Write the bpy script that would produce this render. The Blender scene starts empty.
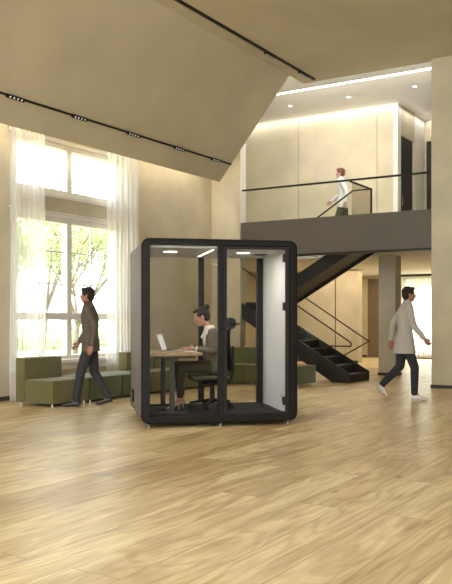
import bpy, bmesh, math, random
from mathutils import Vector, Matrix, Euler
random.seed(7)
PI = math.pi
S = bpy.context.scene
COL = S.collection

# ---------------------------------------------------------------- camera, world, exposure
YAW = math.radians(32)
cam_d = bpy.data.cameras.new('camera')
cam = bpy.data.objects.new('camera', cam_d); COL.objects.link(cam)
cam.location = (0, 0, 1.3)
cam.rotation_euler = (PI/2, 0, YAW)
cam_d.sensor_fit = 'VERTICAL'
cam_d.sensor_height = 36.0
cam_d.lens = 800 * 36.0 / 584
cam_d.shift_y = 26 / 584
cam_d.clip_end = 300
S.camera = cam
S.view_settings.view_transform = 'Standard'
S.view_settings.look = 'None'
S.view_settings.gamma = 1
S.view_settings.use_curve_mapping = False
S.view_settings.exposure = 0.64

W = bpy.data.worlds.new('sky'); S.world = W; W.use_nodes = True
nt = W.node_tree; nt.nodes.clear()
wo = nt.nodes.new('ShaderNodeOutputWorld'); wb = nt.nodes.new('ShaderNodeBackground')
wb.inputs[0].default_value = (0.97, 0.99, 1.0, 1); wb.inputs[1].default_value = 3.3
nt.links.new(wb.outputs[0], wo.inputs[0])

def area(name, loc, size, power, color=(1, .86, .66), rot=(0, 0, 0), size_y=None, spread=None):
    l = bpy.data.lights.new(name, 'AREA'); l.energy = power; l.color = color; l.size = size
    if size_y: l.shape = 'RECTANGLE'; l.size_y = size_y
    if spread: l.spread = spread
    o = bpy.data.objects.new(name, l); COL.objects.link(o); o.location = loc; o.rotation_euler = rot
    return o
# sun added to brighten the trees outside the tall window
sl_ = bpy.data.lights.new('sun', 'SUN'); sl_.energy = 7; sl_.angle = math.radians(1.5); sl_.color = (1, .96, .88)
sun = bpy.data.objects.new('sun', sl_); COL.objects.link(sun); sun.location = (-10, 40, 20)
sun.rotation_euler = Vector((-.25, 1, .85)).to_track_quat('Z', 'Y').to_euler()
# cove lighting of the place
area('cove_light_window_wall', (-9.28, 10.6, 4.95), .1, 55, (1, .90, .74), (0, 0, 0), 7.0)
area('cove_light_mezzanine', (-9.2, 18.16, 6.40), 5.2, 10, (1, .97, .92), (math.radians(25), 0, 0), .06)
area('cove_light_mezzanine_side', (-6.50, 19.3, 6.40), .06, 5, (1, .95, .88), (0, math.radians(-20), 0), 1.9)
area('cove_light_ground_floor', (-8.6, 23.0, 2.66), 3.0, 45, (1, .8, .55))
area('ceiling_wash_mezzanine', (-7.3, 16.4, 6.38), 3.6, 42, (1, .97, .93), (0, 0, 0), .5)
area('cove_uplight_mezzanine', (-6.5, 15.05, 6.12), 4.6, 80, (1, .96, .88), (math.radians(180-25), 0, 0), .1)
area('cove_light_stair', (-9.4, 20.2, 2.66), 2.5, 40, (1, .82, .6))

# ---------------------------------------------------------------- materials
MATS = {}
def pmat(name, col, rough=.6, metal=0, noise=0, nscale=8, bump=0, bscale=60, spec=.5, col2=None, emit=None, estr=0, sheen=0, stretch=None):
    if name in MATS: return MATS[name]
    m = bpy.data.materials.new(name); m.use_nodes = True; n = m.node_tree; b = n.nodes['Principled BSDF']
    b.inputs['Base Color'].default_value = (*col, 1); b.inputs['Roughness'].default_value = rough
    b.inputs['Metallic'].default_value = metal; b.inputs['Specular IOR Level'].default_value = spec
    if sheen: b.inputs['Sheen Weight'].default_value = sheen
    tc = n.nodes.new('ShaderNodeTexCoord'); mp = n.nodes.new('ShaderNodeMapping')
    n.links.new(tc.outputs['Object'], mp.inputs[0])
    if stretch: mp.inputs['Scale'].default_value = stretch
    if noise or col2:
        t = n.nodes.new('ShaderNodeTexNoise'); t.inputs['Scale'].default_value = nscale; t.inputs['Detail'].default_value = 6
        n.links.new(mp.outputs[0], t.inputs['Vector'])
        r = n.nodes.new('ShaderNodeValToRGB')
        c2 = col2 or tuple(c * (1 - noise) for c in col)
        r.color_ramp.elements[0].color = (*c2, 1); r.color_ramp.elements[1].color = (*col, 1)
        r.color_ramp.elements[0].position = .35; r.color_ramp.elements[1].position = .65
        n.links.new(t.outputs[0], r.inputs[0]); n.links.new(r.outputs[0], b.inputs['Base Color'])
    if bump:
        t2 = n.nodes.new('ShaderNodeTexNoise'); t2.inputs['Scale'].default_value = bscale; t2.inputs['Detail'].default_value = 3
        n.links.new(mp.outputs[0], t2.inputs['Vector'])
        bp = n.nodes.new('ShaderNodeBump'); bp.inputs['Strength'].default_value = bump; bp.inputs['Distance'].default_value = .01
        n.links.new(t2.outputs[0], bp.inputs['Height']); n.links.new(bp.outputs[0], b.inputs['Normal'])
    if emit:
        b.inputs['Emission Color'].default_value = (*emit, 1); b.inputs['Emission Strength'].default_value = estr
    MATS[name] = m
    return m

PLASTER = pmat('limewash_plaster', (.62, .552, .40), .75, noise=.18, nscale=1.3, bump=.25, bscale=9)
PLASTER_C = pmat('ceiling_plaster', (.60, .525, .365), .8, noise=.12, nscale=.9, bump=.25, bscale=7)
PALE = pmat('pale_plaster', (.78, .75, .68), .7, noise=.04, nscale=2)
WHITE_P = pmat('white_ceiling_paint', (.82, .80, .75), .8, noise=.02, nscale=2)
FRAME_W = pmat('white_window_paint', (.80, .77, .72), .5, noise=.03, nscale=3)
FASCIA = pmat('bronze_fascia', (.125, .107, .09), .55, noise=.08, nscale=2)
BLACK = pmat('black_metal', (.012, .0115, .0115), .5, spec=.3, metal=0, noise=.1, nscale=10)
STEEL = pmat('dark_stair_steel', (.028, .026, .024), .55, spec=.3, metal=0, noise=.2, nscale=3)
BASEB = pmat('dark_baseboard', (.045, .04, .035), .5, noise=.1)
DOORM = pmat('black_door', (.018, .018, .019), .5, noise=.2, nscale=3)
BROWND = pmat('brown_door_veneer', (.20, .15, .10), .6, noise=.2, nscale=4, stretch=(6, 6, .5))
POD = pmat('pod_taupe_shell', (.19, .165, .16), .6, noise=.04, nscale=30, bump=.1, bscale=400)
PODF = pmat('pod_charcoal_frame', (.014, .0130, .0124), .5, noise=.06, nscale=30, spec=.14)
PODIN = pmat('pod_dark_felt', (.035, .034, .034), .9, noise=.2, nscale=80, bump=.3, bscale=300)
CARPET = pmat('pod_carpet', (.026, .027, .029), .95, noise=.35, nscale=140, bump=.5, bscale=400)
PODWH = pmat('pod_white_felt', (.72, .73, .76), .85, noise=.05, nscale=60, bump=.2, bscale=300)
PODCEIL = pmat('pod_ceiling_felt', (.55, .55, .54), .85, noise=.04, nscale=60)
OLIVE = pmat('olive_wool', (.145, .135, .038), .9, noise=.22, nscale=150, bump=.4, bscale=500, sheen=.3)
GREEN = pmat('green_wool', (.078, .092, .030), .9, noise=.22, nscale=150, bump=.4, bscale=500, sheen=.3)
SEATG = pmat('chair_green_fabric', (.07, .085, .045), .9, noise=.2, nscale=150)
PLASTIC = pmat('black_plastic', (.012, .012, .013), .5, spec=.3, noise=.1, nscale=30)
MESHB = pmat('chair_back_mesh', (.010, .010, .011), .9, spec=.2, noise=.4, nscale=200)
CHROME = pmat('chrome', (.6, .6, .6), .2, metal=1, noise=.05)
METAL_F = pmat('foot_metal', (.22, .22, .22), .4, metal=1, noise=.05)
DESK_T = pmat('beech_desk_top', (.42, .29, .17), .45, noise=.2, nscale=6, stretch=(1, 12, 1))
DESK_M = pmat('desk_grey_metal', (.04, .04, .042), .45, noise=.05)
ALU = pmat('laptop_silver', (.55, .56, .58), .3, metal=.7, noise=.03)
KEYS = pmat('laptop_keys', (.02, .02, .02), .6, noise=.1)
PAPER = pmat('white_paper', (.8, .8, .8), .8, noise=.03)
LEDM = pmat('led_diffuser', (1, 1, 1), .5, emit=(1, .93, .82), estr=2.6)
LEDW = pmat('cove_led', (1, 1, 1), .5, emit=(1, .93, .8), estr=2.6)
LEDC = pmat('downlight_lens', (1, 1, 1), .5, emit=(1, .97, .92), estr=2.2)
LENS = pmat('spot_lens', (.7, .7, .68), .3, noise=.1, emit=(1, .97, .92), estr=.35)
SKIN = pmat('skin', (.52, .28, .20), .5, noise=.08, nscale=20)
SKIN2 = pmat('skin_tan', (.36, .16, .10), .5, noise=.08, nscale=20)
HAIR_D = pmat('dark_hair', (.016, .010, .008), .8, noise=.4, nscale=60, stretch=(1, 1, 4))
HAIR_R = pmat('auburn_hair', (.16, .06, .03), .8, noise=.4, nscale=60, stretch=(1, 1, 4))
EYEM = pmat('eye_dark', (.03, .02, .015), .2, noise=.1)
EYEW = pmat('eye_white', (.7, .7, .68), .3, noise=.02)
LIPM = pmat('lip_skin', (.35, .11, .09), .5, noise=.05)
TAUPE = pmat('olive_taupe_cloth', (.135, .118, .085), .85, noise=.15, nscale=25, bump=.5, bscale=30)
BLOUSE = pmat('white_blouse', (.68, .66, .62), .8, noise=.05, nscale=20, bump=.3, bscale=30)
TROU = pmat('dark_olive_trouser', (.055, .048, .036), .85, noise=.2, nscale=25, bump=.5, bscale=25)
HEEL = pmat('beige_leather', (.58, .50, .40), .35, noise=.04)
JACK = pmat('grey_brown_jacket', (.12, .095, .08), .85, noise=.2, nscale=15, bump=.5, bscale=25)
CHAR = pmat('charcoal_trouser', (.035, .035, .038), .85, noise=.2, nscale=20, bump=.4, bscale=25)
MAROON = pmat('maroon_collar', (.12, .035, .028), .85, noise=.2, nscale=20)
LIGHTG = pmat('light_grey_knit', (.46, .43, .385), .85, noise=.08, nscale=20, bump=.4, bscale=25)
NAVY = pmat('navy_trouser', (.022, .024, .032), .85, noise=.2, nscale=20, bump=.4, bscale=25)
WSHOE = pmat('white_sneaker', (.72, .71, .70), .5, noise=.05)
BSHOE = pmat('black_shoe', (.02, .018, .017), .4, noise=.1)
WSHIRT = pmat('white_shirt', (.74, .74, .72), .8, noise=.05, nscale=20, bump=.4, bscale=25)
OLIVT = pmat('olive_trouser', (.085, .09, .055), .85, noise=.2, nscale=20, bump=.4, bscale=25)
BARK = pmat('tree_bark', (.30, .26, .23), .9, noise=.4, nscale=8)
LEAF = pmat('spring_leaves', (.52, .57, .33), .7, col2=(.33, .42, .18), nscale=1.5)
LEAF2 = pmat('hedge_leaves', (.50, .56, .36), .8, col2=(.34, .42, .24), nscale=3)
LAWN = pmat('pale_lawn', (.42, .47, .28), .9, col2=(.35, .42, .22), nscale=.6)

def glass_mat(name, tint=(.98, .99, .98), k=.6, base=.04):
    m = bpy.data.materials.new(name); m.use_nodes = True; n = m.node_tree; n.nodes.clear()
    o = n.nodes.new('ShaderNodeOutputMaterial'); mx = n.nodes.new('ShaderNodeMixShader')
    t = n.nodes.new('ShaderNodeBsdfTransparent'); g = n.nodes.new('ShaderNodeBsdfGlossy')
    t.inputs[0].default_value = (*tint, 1); g.inputs['Roughness'].default_value = .02
    lw = n.nodes.new('ShaderNodeLayerWeight'); lw.inputs[0].default_value = .5
    p = n.nodes.new('ShaderNodeMath'); p.operation = 'POWER'; p.inputs[1].default_value = 4
    a = n.nodes.new('ShaderNodeMath'); a.operation = 'MULTIPLY_ADD'; a.inputs[1].default_value = k; a.inputs[2].default_value = base
    n.links.new(lw.outputs['Facing'], p.inputs[0]); n.links.new(p.outputs[0], a.inputs[0]); n.links.new(a.outputs[0], mx.inputs[0])
    n.links.new(t.outputs[0], mx.inputs[1]); n.links.new(g.outputs[0], mx.inputs[2]); n.links.new(mx.outputs[0], o.inputs[0])
    return m
GLASS = glass_mat('clear_glass', k=.3, base=.006)
GLASS_POD = glass_mat('pod_glass', (.93, .925, .91), .06, .003)
GLASS_T = glass_mat('tinted_glass', (.84, .80, .77), .3, .01)

def curtain_mat():
    m = bpy.data.materials.new('sheer_white_voile'); m.use_nodes = True; n = m.node_tree; n.nodes.clear()
    o = n.nodes.new('ShaderNodeOutputMaterial')
    t = n.nodes.new('ShaderNodeBsdfTransparent'); tr = n.nodes.new('ShaderNodeBsdfTranslucent'); df = n.nodes.new('ShaderNodeBsdfDiffuse')
    for s in (tr, df): s.inputs[0].default_value = (.97, .97, .97, 1)
    m1 = n.nodes.new('ShaderNodeMixShader'); m1.inputs[0].default_value = .45
    n.links.new(tr.outputs[0], m1.inputs[1]); n.links.new(df.outputs[0], m1.inputs[2])
    lw = n.nodes.new('ShaderNodeLayerWeight'); lw.inputs[0].default_value = .5
    a = n.nodes.new('ShaderNodeMath'); a.operation = 'MULTIPLY_ADD'; a.inputs[1].default_value = .5; a.inputs[2].default_value = .46; a.use_clamp = True
    n.links.new(lw.outputs['Facing'], a.inputs[0])
    m2 = n.nodes.new('ShaderNodeMixShader'); n.links.new(a.outputs[0], m2.inputs[0])
    n.links.new(t.outputs[0], m2.inputs[1]); n.links.new(m1.outputs[0], m2.inputs[2]); n.links.new(m2.outputs[0], o.inputs[0])
    return m
VOILE = curtain_mat()

def floor_mat():
    m = bpy.data.materials.new('oak_plank_floor'); m.use_nodes = True; n = m.node_tree; b = n.nodes['Principled BSDF']
    L = n.links.new
    tc = n.nodes.new('ShaderNodeTexCoord'); sp = n.nodes.new('ShaderNodeSeparateXYZ'); cb = n.nodes.new('ShaderNodeCombineXYZ')
    L(tc.outputs['Object'], sp.inputs[0]); L(sp.outputs['Y'], cb.inputs['X']); L(sp.outputs['X'], cb.inputs['Y'])
    br = n.nodes.new('ShaderNodeTexBrick'); br.offset = .37; br.offset_frequency = 2
    L(cb.outputs[0], br.inputs['Vector'])
    br.inputs['Scale'].default_value = 1; br.inputs['Brick Width'].default_value = 3.1; br.inputs['Row Height'].default_value = .32
    br.inputs['Mortar Size'].default_value = .0022; br.inputs['Mortar Smooth'].default_value = .2; br.inputs['Bias'].default_value = 0
    br.inputs['Color1'].default_value = (0, 0, 0, 1); br.inputs['Color2'].default_value = (1, 1, 1, 1); br.inputs['Mortar'].default_value = (.3, .3, .3, 1)
    # per plank shift of the grain
    ma = n.nodes.new('ShaderNodeVectorMath'); ma.operation = 'MULTIPLY_ADD'
    L(br.outputs['Color'], ma.inputs[0]); ma.inputs[1].default_value = (17, 31, 9); L(cb.outputs[0], ma.inputs[2])
    def noise(scale, detail, sx, sy, dist=0):
        mp = n.nodes.new('ShaderNodeMapping'); mp.inputs['Scale'].default_value = (sx, sy, 1); L(ma.outputs[0], mp.inputs[0])
        t = n.nodes.new('ShaderNodeTexNoise'); t.inputs['Scale'].default_value = scale; t.inputs['Detail'].default_value = detail
        t.inputs['Distortion'].default_value = dist; L(mp.outputs[0], t.inputs[0]); return t
    g1 = noise(1, 4, .55, 2.6, 1.8); g2 = noise(1, 3, 2.2, 30, .4)
    # cathedral grain: bands of a strongly stretched, warped noise field
    g3 = noise(1, 2.6, .42, 2.5, .7)
    wv = n.nodes.new('ShaderNodeMath'); wv.operation = 'MULTIPLY'; wv.inputs[1].default_value = 62; L(g3.outputs[0], wv.inputs[0])
    sn = n.nodes.new('ShaderNodeMath'); sn.operation = 'SINE'; L(wv.outputs[0], sn.inputs[0])
    s2 = n.nodes.new('ShaderNodeMath'); s2.operation = 'MULTIPLY_ADD'; s2.inputs[1].default_value = .5; s2.inputs[2].default_value = .5; L(sn.outputs[0], s2.inputs[0])
    def ramp(src, c0, c1, p0=.3, p1=.7):
        r = n.nodes.new('ShaderNodeValToRGB'); r.color_ramp.elements[0].position = p0; r.color_ramp.elements[1].position = p1
        r.color_ramp.elements[0].color = (*c0, 1); r.color_ramp.elements[1].color = (*c1, 1); L(src, r.inputs[0]); return r
    base = ramp(br.outputs['Color'], (.64, .515, .285), (.84, .735, .475), 0, 1)
    def mul(a, bb, f):
        x = n.nodes.new('ShaderNodeMix'); x.data_type = 'RGBA'; x.blend_type = 'MULTIPLY'; x.inputs['Factor'].default_value = f
        L(a, x.inputs[6]); L(bb, x.inputs[7]); return x.outputs[2]
    c = mul(base.outputs[0], ramp(g1.outputs[0], (.68, .56, .40), (1.08, 1.08, 1.08), .34, .58).outputs[0], .7)
    c = mul(c, ramp(s2.outputs[0], (.72, .62, .46), (1.05, 1.04, 1.03), .0, .7).outputs[0], .5)
    c = mul(c, ramp(g2.outputs[0], (.84, .79, .72), (1.04, 1.03, 1.02), .35, .6).outputs[0], .8)
    # knots
    kp = n.nodes.new('ShaderNodeMapping'); kp.inputs['Scale'].default_value = (1.1, 2.6, 1); L(ma.outputs[0], kp.inputs[0])
    vo = n.nodes.new('ShaderNodeTexVoronoi'); vo.inputs['Scale'].default_value = 1.0; L(kp.outputs[0], vo.inputs[0])
    c = mul(c, ramp(vo.outputs['Distance'], (.35, .24, .15), (1, 1, 1), .02, .085).outputs[0], .8)
    x = n.nodes.new('ShaderNodeMix'); x.data_type = 'RGBA'; L(br.outputs['Fac'], x.inputs['Factor']); L(c, x.inputs[6]); x.inputs[7].default_value = (.23, .15, .085, 1)
    L(x.outputs[2], b.inputs['Base Color'])
    b.inputs['Roughness'].default_value = .38; b.inputs['Specular IOR Level'].default_value = .42
    rr = n.nodes.new('ShaderNodeMapRange'); rr.inputs[3].default_value = .27; rr.inputs[4].default_value = .42; L(g1.outputs[0], rr.inputs[0]); L(rr.outputs[0], b.inputs['Roughness'])
    bp = n.nodes.new('ShaderNodeBump'); bp.inputs['Strength'].default_value = .12; bp.inputs['Distance'].default_value = .004
    L(g2.outputs[0], bp.inputs['Height']); L(bp.outputs[0], b.inputs['Normal'])
    return m
OAK = floor_mat()

# ---------------------------------------------------------------- mesh helpers
class MB:
    """collects shapes and links them as one mesh object"""
    def __init__(s): s.bm = bmesh.new()
    def box(s, x0, x1, y0, y1, z0, z1, bev=0, seg=2, rot=None, piv=None):
        r = bmesh.ops.create_cube(s.bm, size=1)
        vs = r['verts']
        bmesh.ops.scale(s.bm, vec=(x1-x0, y1-y0, z1-z0), verts=vs)
        bmesh.ops.translate(s.bm, vec=((x0+x1)/2, (y0+y1)/2, (z0+z1)/2), verts=vs)
        if bev:
            es = list({e for v in vs for e in v.link_edges})
            q = bmesh.ops.bevel(s.bm, geom=es, offset=bev, segments=seg, affect='EDGES', profile=.5)
            vs = list({v for f in q['faces'] for v in f.verts} | {v for v in vs if v.is_valid})
        if rot is not None:
            bmesh.ops.rotate(s.bm, cent=piv or ((x0+x1)/2, (y0+y1)/2, (z0+z1)/2), matrix=rot, verts=vs)
        return s
    def loft(s, rings, cap=True):
        R = [[s.bm.verts.new(p) for p in r] for r in rings]
        n = len(R[0])
        for a, b in zip(R, R[1:]):
            for i in range(n):
                s.bm.faces.new((a[i], a[(i+1) % n], b[(i+1) % n], b[i]))
        if cap: s.bm.faces.new(R[0][::-1]); s.bm.faces.new(R[-1])
        return s
    def cone(s, p0, r0, p1, r1, n=12, capr=True):
        """tapered rod with round ends"""
        p0 = Vector(p0); p1 = Vector(p1); d = p1 - p0
        if d.length < 1e-6: d = Vector((0, 0, 1e-4))
        d.normalize(); a = d.orthogonal().normalized(); b = d.cross(a)
        rings = []
        def ring(c, r): return [c + a*(r*math.cos(2*PI*i/n)) + b*(r*math.sin(2*PI*i/n)) for i in range(n)]
        if capr:
            for k in (-80, -50, -25): rings.append(ring(p0 + d*(r0*math.sin(math.radians(k))), r0*math.cos(math.radians(k))))
        rings.append(ring(p0, r0)); rings.append(ring(p1, r1))
        if capr:
            for k in (25, 50, 80): rings.append(ring(p1 + d*(r1*math.sin(math.radians(k))), r1*math.cos(math.radians(k))))
        return s.loft(rings)
    def rod(s, p0, p1, r, n=10): return s.cone(p0, r, p1, r, n, False)
    def path(s, pts, r, n=10):
        for a, b in zip(pts, pts[1:]): s.cone(a, r, b, r, n, True)
        return s
    def bar(s, p0, p1, w, h, up=(0, 0, 1)):
        p0 = Vector(p0); p1 = Vector(p1); d = (p1-p0).normalized(); up = Vector(up)
        a = d.cross(up).normalized(); b = a.cross(d)
        q = [(-w/2, -h/2), (w/2, -h/2), (w/2, h/2), (-w/2, h/2)]
        return s.loft([[p + a*i + b*j for i, j in q] for p in (p0, p1)])
    def ell(s, c, rx, ry, rz, rot=None, u=20, v=12):
        q = bmesh.ops.create_uvsphere(s.bm, u_segments=u, v_segments=v, radius=1)
        m = Matrix.Diagonal((rx, ry, rz, 1))
        if rot is not None: m = rot.to_4x4() @ m
        bmesh.ops.transform(s.bm, matrix=Matrix.Translation(c) @ m, verts=q['verts'])
        return s
    def prism(s, pts, axis, a0, a1):
        """polygon pts (in the two other axes) swept along an axis"""
        def P(p, t):
            return {'x': (t, p[0], p[1]), 'y': (p[0], t, p[1]), 'z': (p[0], p[1], t)}[axis]
        return s.loft([[P(p, a0) for p in pts], [P(p, a1) for p in pts]])
    def build(s, name, mat, parent=None, smooth=False, bev=0, world=False):
        bmesh.ops.recalc_face_normals(s.bm, faces=s.bm.faces)
        me = bpy.data.meshes.new(name)
        if world and parent is not None:
            L = parent.location; M = Matrix.Translation(L) @ parent.rotation_euler.to_matrix().to_4x4()
            s.bm.transform(M.inverted())
        if bev:
            es = [e for e in s.bm.edges if len(e.link_faces) == 2 and e.calc_face_angle(0) > math.radians(38)]
            bmesh.ops.bevel(s.bm, geom=es, offset=bev, segments=3, affect='EDGES', profile=.5, clamp_overlap=True)
        s.bm.to_mesh(me); s.bm.free()
        for p in me.polygons: p.use_smooth = smooth
        me.materials.append(mat)
        o = bpy.data.objects.new(name, me); COL.objects.link(o)
        if parent is not None: o.parent = parent
        return o
def smooth_angle(o, deg=35):
    me = o.data
    for p in me.polygons: p.use_smooth = True
    a = math.radians(deg); bm = bmesh.new(); bm.from_mesh(me)
    for e in bm.edges:
        if len(e.link_faces) == 2 and e.calc_face_angle(0) > a: e.smooth = False
    bm.to_mesh(me); bm.free()
    return o
def tag(o, label, cat, group=None, kind=None):
    o['label'] = label
    if cat: o['category'] = cat
    if group: o['group'] = group
    if kind: o['kind'] = kind
    return o
def thing(name, label, cat, loc=(0, 0, 0), rz=0, group=None):
    o = bpy.data.objects.new(name, None); COL.objects.link(o); o.location = loc; o.rotation_euler = (0, 0, rz)
    o.empty_display_size = .1
    return tag(o, label, cat, group)
def struct(name, mb, mat, label=None, parent=None, **k):
    o = mb.build(name, mat, parent, **k)
    if parent is None: o['kind'] = 'structure'
    if label: o['label'] = label
    return o
def kids(o): return [c for c in bpy.data.objects if c.parent is o]
def copy_tree(o, parent=None):
    ch = kids(o)
    c = o.copy(); COL.objects.link(c)
    if parent is not None: c.parent = parent
    for k in ch: copy_tree(k, c)
    return c

# ================================================================ THE SETTING
struct('floor', MB().box(-13, 9, -4, 25.3, -.2, 0), OAK, 'wide oak plank floor')

# window wall (plane x = -9.6) with its two openings
y0, y1 = 8.98, 11.62
m = MB()
m.box(-9.9, -9.6, -4, y0, 0, 6.75).box(-9.9, -9.6, y1, 14.98, 0, 6.75)
m.box(-9.9, -9.6, y0, y1, 0, .58).box(-9.9, -9.6, y0, y1, 3.0, 3.39).box(-9.9, -9.6, y0, y1, 4.26, 6.75)
struct('wall_window', m, PLASTER, 'beige plaster wall with tall window')
struct('wall_return', MB().box(-9.6, -8.86, 14.76, 14.98, 0, 6.75), PLASTER, 'short beige plaster wall beside the mezzanine')
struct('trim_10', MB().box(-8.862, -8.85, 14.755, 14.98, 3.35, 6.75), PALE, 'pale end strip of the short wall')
def window(name, zb, zt, rows):
    f = thing(name, 'white framed window', None, (-9.7, y0, zb)); f['kind'] = 'structure'
    if 'category' in f: del f['category']
    def part(nm, mb, mat): return mb.build(nm, mat, f, world=True)
    m = MB(); x0, x1 = -9.78, -9.62
    m.box(x0, x1, y0, y0+.08, zb, zt).box(x0, x1, y1-.08, y1, zb, zt).box(x0, x1, y0, y1, zb, zb+.08).box(x0, x1, y0, y1, zt-.08, zt)
    part('window_frame', m, FRAME_W)
    part('mullion', MB().box(-9.77, -9.625, 10.24, 10.36, zb+.05, zt-.05, .01), FRAME_W)
    for y in (9.66, 10.94): part('muntin', MB().box(-9.735, -9.70, y-.012, y+.012, zb+.05, zt-.05), FRAME_W)
    if rows:
        part('transom', MB().box(-9.77, -9.630, y0+.05, y1-.05, 1.27, 1.39, .01), FRAME_W)
        for z in (1.88, 2.43): part('muntin', MB().box(-9.735, -9.70, y0+.05, y1-.05, z-.012, z+.012), FRAME_W)
    part('pane', MB().box(-9.725, -9.715, y0+.04, y1-.04, zb+.04, zt-.04), GLASS)
    return f
window('window_1', .58, 3.0, True)
window('window_2', 3.39, 4.26, False)
# window casings and cornices
m = MB()
m.box(-9.6, -9.55, y0-.10, y1+.10, 4.26, 4.33, .01).box(-9.6, -9.52, y0-.12, y1+.12, 4.33, 4.37, .01)
m.box(-9.6, -9.56, y0-.06, y1+.06, 3.32, 3.39, .01)
m.box(-9.6, -9.56, y0-.06, y1+.06, 3.0, 3.05, .01).box(-9.6, -9.53, y0-.10, y1+.10, 3.05, 3.08, .008)
struct('trim_1', m, FRAME_W, 'pale window head mouldings')
struct('trim_2', MB().box(-9.6, -9.45, y0-.06, y1+.06, .53, .60, .012).box(-9.6, -9.52, y0-.06, y1+.06, .43, .53, .008), FRAME_W, 'white window sill')
struct('baseboard_window', MB().box(-9.6, -9.585, -4, 14.76, 0, .07), BASEB)
struct('baseboard_return', MB().box(-9.585, -8.86, 14.745, 14.76, 0, .07), BASEB)

# sloped ceiling, flat ceiling, recess
struct('ceiling_slope', MB().prism([(-9.0, 4.15), (-7.36, 6.12), (-7.36, 6.30), (-9.12, 4.19)], 'y', -4, 14.15), PLASTER_C, 'sloped beige plaster ceiling')
struct('ceiling', MB().box(-7.36, 9, -4, 14.8, 6.12, 6.3), PLASTER_C, 'flat beige plaster ceiling')
struct('ceiling_recess', MB().box(-9.9, -6.9, -4, 14.98, 6.75, 6.9), PLASTER_C)
struct('trim_3', MB().box(-8.86, 9, 14.8, 14.9, 6.04, 6.75), PALE, 'pale bulkhead in front of the white ceiling')
struct('ceiling_mezzanine', MB().box(-12.2, 9, 14.9, 25.3, 6.42, 6.6), WHITE_P, 'white dropped ceiling over the mezzanine')
struct('trim_4', MB().box(-8.86, 9, 14.9, 14.955, 6.022, 6.04), LEDW, 'bright LED line along the ceiling edge')

# mezzanine
m = MB()
m.box(-12.2, 9, 17.05, 25.3, 2.7, 3.1).box(-6.37, 9, 14.95, 17.05, 2.7, 3.1).box(-12.2, -8.95, 14.98, 17.05, 2.7, 3.1)
struct('floor_mezzanine', m, WHITE_P, 'mezzanine slab with pale soffit')
struct('trim_5', MB().box(-8.86, 9, 14.8, 14.95, 2.62, 3.35), FASCIA, 'dark bronze mezzanine fascia')
struct('trim_6', MB().box(-8.86, 9, 14.775, 14.95, 2.585, 2.62), BLACK, 'thin black edge under the fascia')
# rear mezzanine wall of tall plaster panels with shadow joints
m = MB(); xs = [-12.2, -9.25, -7.14, -6.73]
for a, b in zip(xs, xs[1:]): m.box(a+.006, b-(.006 if b != -6.73 else 0), 18.3, 18.5, 3.1, 6.42)
m.box(-12.2, -6.73, 18.35, 18.5, 3.1, 6.42)
struct('wall_mezzanine_back', m, PLASTER, 'tall beige plaster panels at the back of the mezzanine')
m = MB()
m.box(-6.73, -6.62, 18.30, 18.53, 3.1, 6.42).box(-6.72, -6.62, 19.47, 20.3, 3.1, 6.42).box(-6.72, -6.62, 18.53, 19.47, 5.7, 6.42)
struct('wall_mezzanine_side', m, PLASTER, 'beige side wall with black door')
struct('trim_8', MB().box(-6.73, -6.612, 18.29, 18.50, 3.1, 6.415), PALE, 'pale corner strip beside the first black door')
struct('trim_9', MB().box(-6.62, -6.61, 19.52, 20.29, 3.1, 6.415), PALE, 'pale panel between the two black doors')
m = MB().box(-6.72, -6.58, 20.3, 20.5, 3.1, 6.42).box(-5.6, 9, 20.3, 20.5, 3.1, 6.42).box(-6.58, -5.6, 20.3, 20.5, 5.87, 6.42)
struct('wall_mezzanine_rear', m, PLASTER)
def door(name, mb, mat, handle=None, mat2=BLACK):
    o = mb.build(name, mat); o['kind'] = 'structure'
    if handle: handle.build('door_handle', mat2, o)
    return o
door('door_1', MB().box(-6.70, -6.66, 18.53, 19.47, 3.1, 5.7, .004), DOORM, MB().box(-6.66, -6.61, 18.62, 18.64, 4.0, 4.25, .004), CHROME)
door('door_2', MB().box(-6.58, -5.6, 20.36, 20.40, 3.1, 5.87, .004), DOORM, MB().box(-5.75, -5.73, 20.31, 20.36, 4.0, 4.25, .004), CHROME)
struct('wall_mezzanine_end', MB().box(-12.4, -12.2, 14.9, 25.3, 0, 6.6), PLASTER)
struct('wall_outer', MB().box(-12.2, -9.9, 14.78, 14.98, 0, 6.75), PLASTER)

struct('wall_right', MB().box(9, 9.3, -4, 25.3, 0, 6.6), PLASTER, 'plain beige plaster wall')
# ground floor behind the stair
struct('wall_stair', MB().box(-12.2, -9.0, 21.6, 21.9, 0, 2.7), PLASTER, 'beige wall behind the stair')
struct('trim_7', MB().box(-9.72, -9.70, 21.585, 21.6, 0, 2.7), BASEB, 'shadow joint in the wall behind the stair')
m = MB(); wx0, wx1, wz = -8.86, -6.9, 2.58
m.box(-12.2, -10.1, 25, 25.3, 0, 2.7).box(-10.1, -9.3, 25, 25.3, 2.6, 2.7).box(-9.3, wx0, 25, 25.3, 0, 2.7).box(wx0, wx1, 25, 25.3, 0, .22).box(wx0, wx1, 25, 25.3, wz, 2.7).box(wx1, 9, 25, 25.3, 0, 2.7)
struct('wall_back', m, PLASTER, 'far beige wall with curtained window')
door('door_3', MB().box(-10.1, -9.3, 25.06, 25.10, 0, 2.6, .004), BROWND, MB().box(-9.42, -9.40, 25.0, 25.06, 1.0, 1.2, .003), CHROME)
f = thing('window_3', 'far ground floor window with white frame', None, (wx0, 25.1, .22)); f['kind'] = 'structure'
if 'category' in f: del f['category']
m = MB().box(wx0, wx0+.07, 25.08, 25.2, .22, wz).box(wx1-.07, wx1, 25.08, 25.2, .22, wz).box(wx0, wx1, 25.08, 25.2, .22, .3).box(wx0, wx1, 25.08, 25.2, wz-.07, wz)
m.build('window_frame', FRAME_W, f, world=True)
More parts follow.
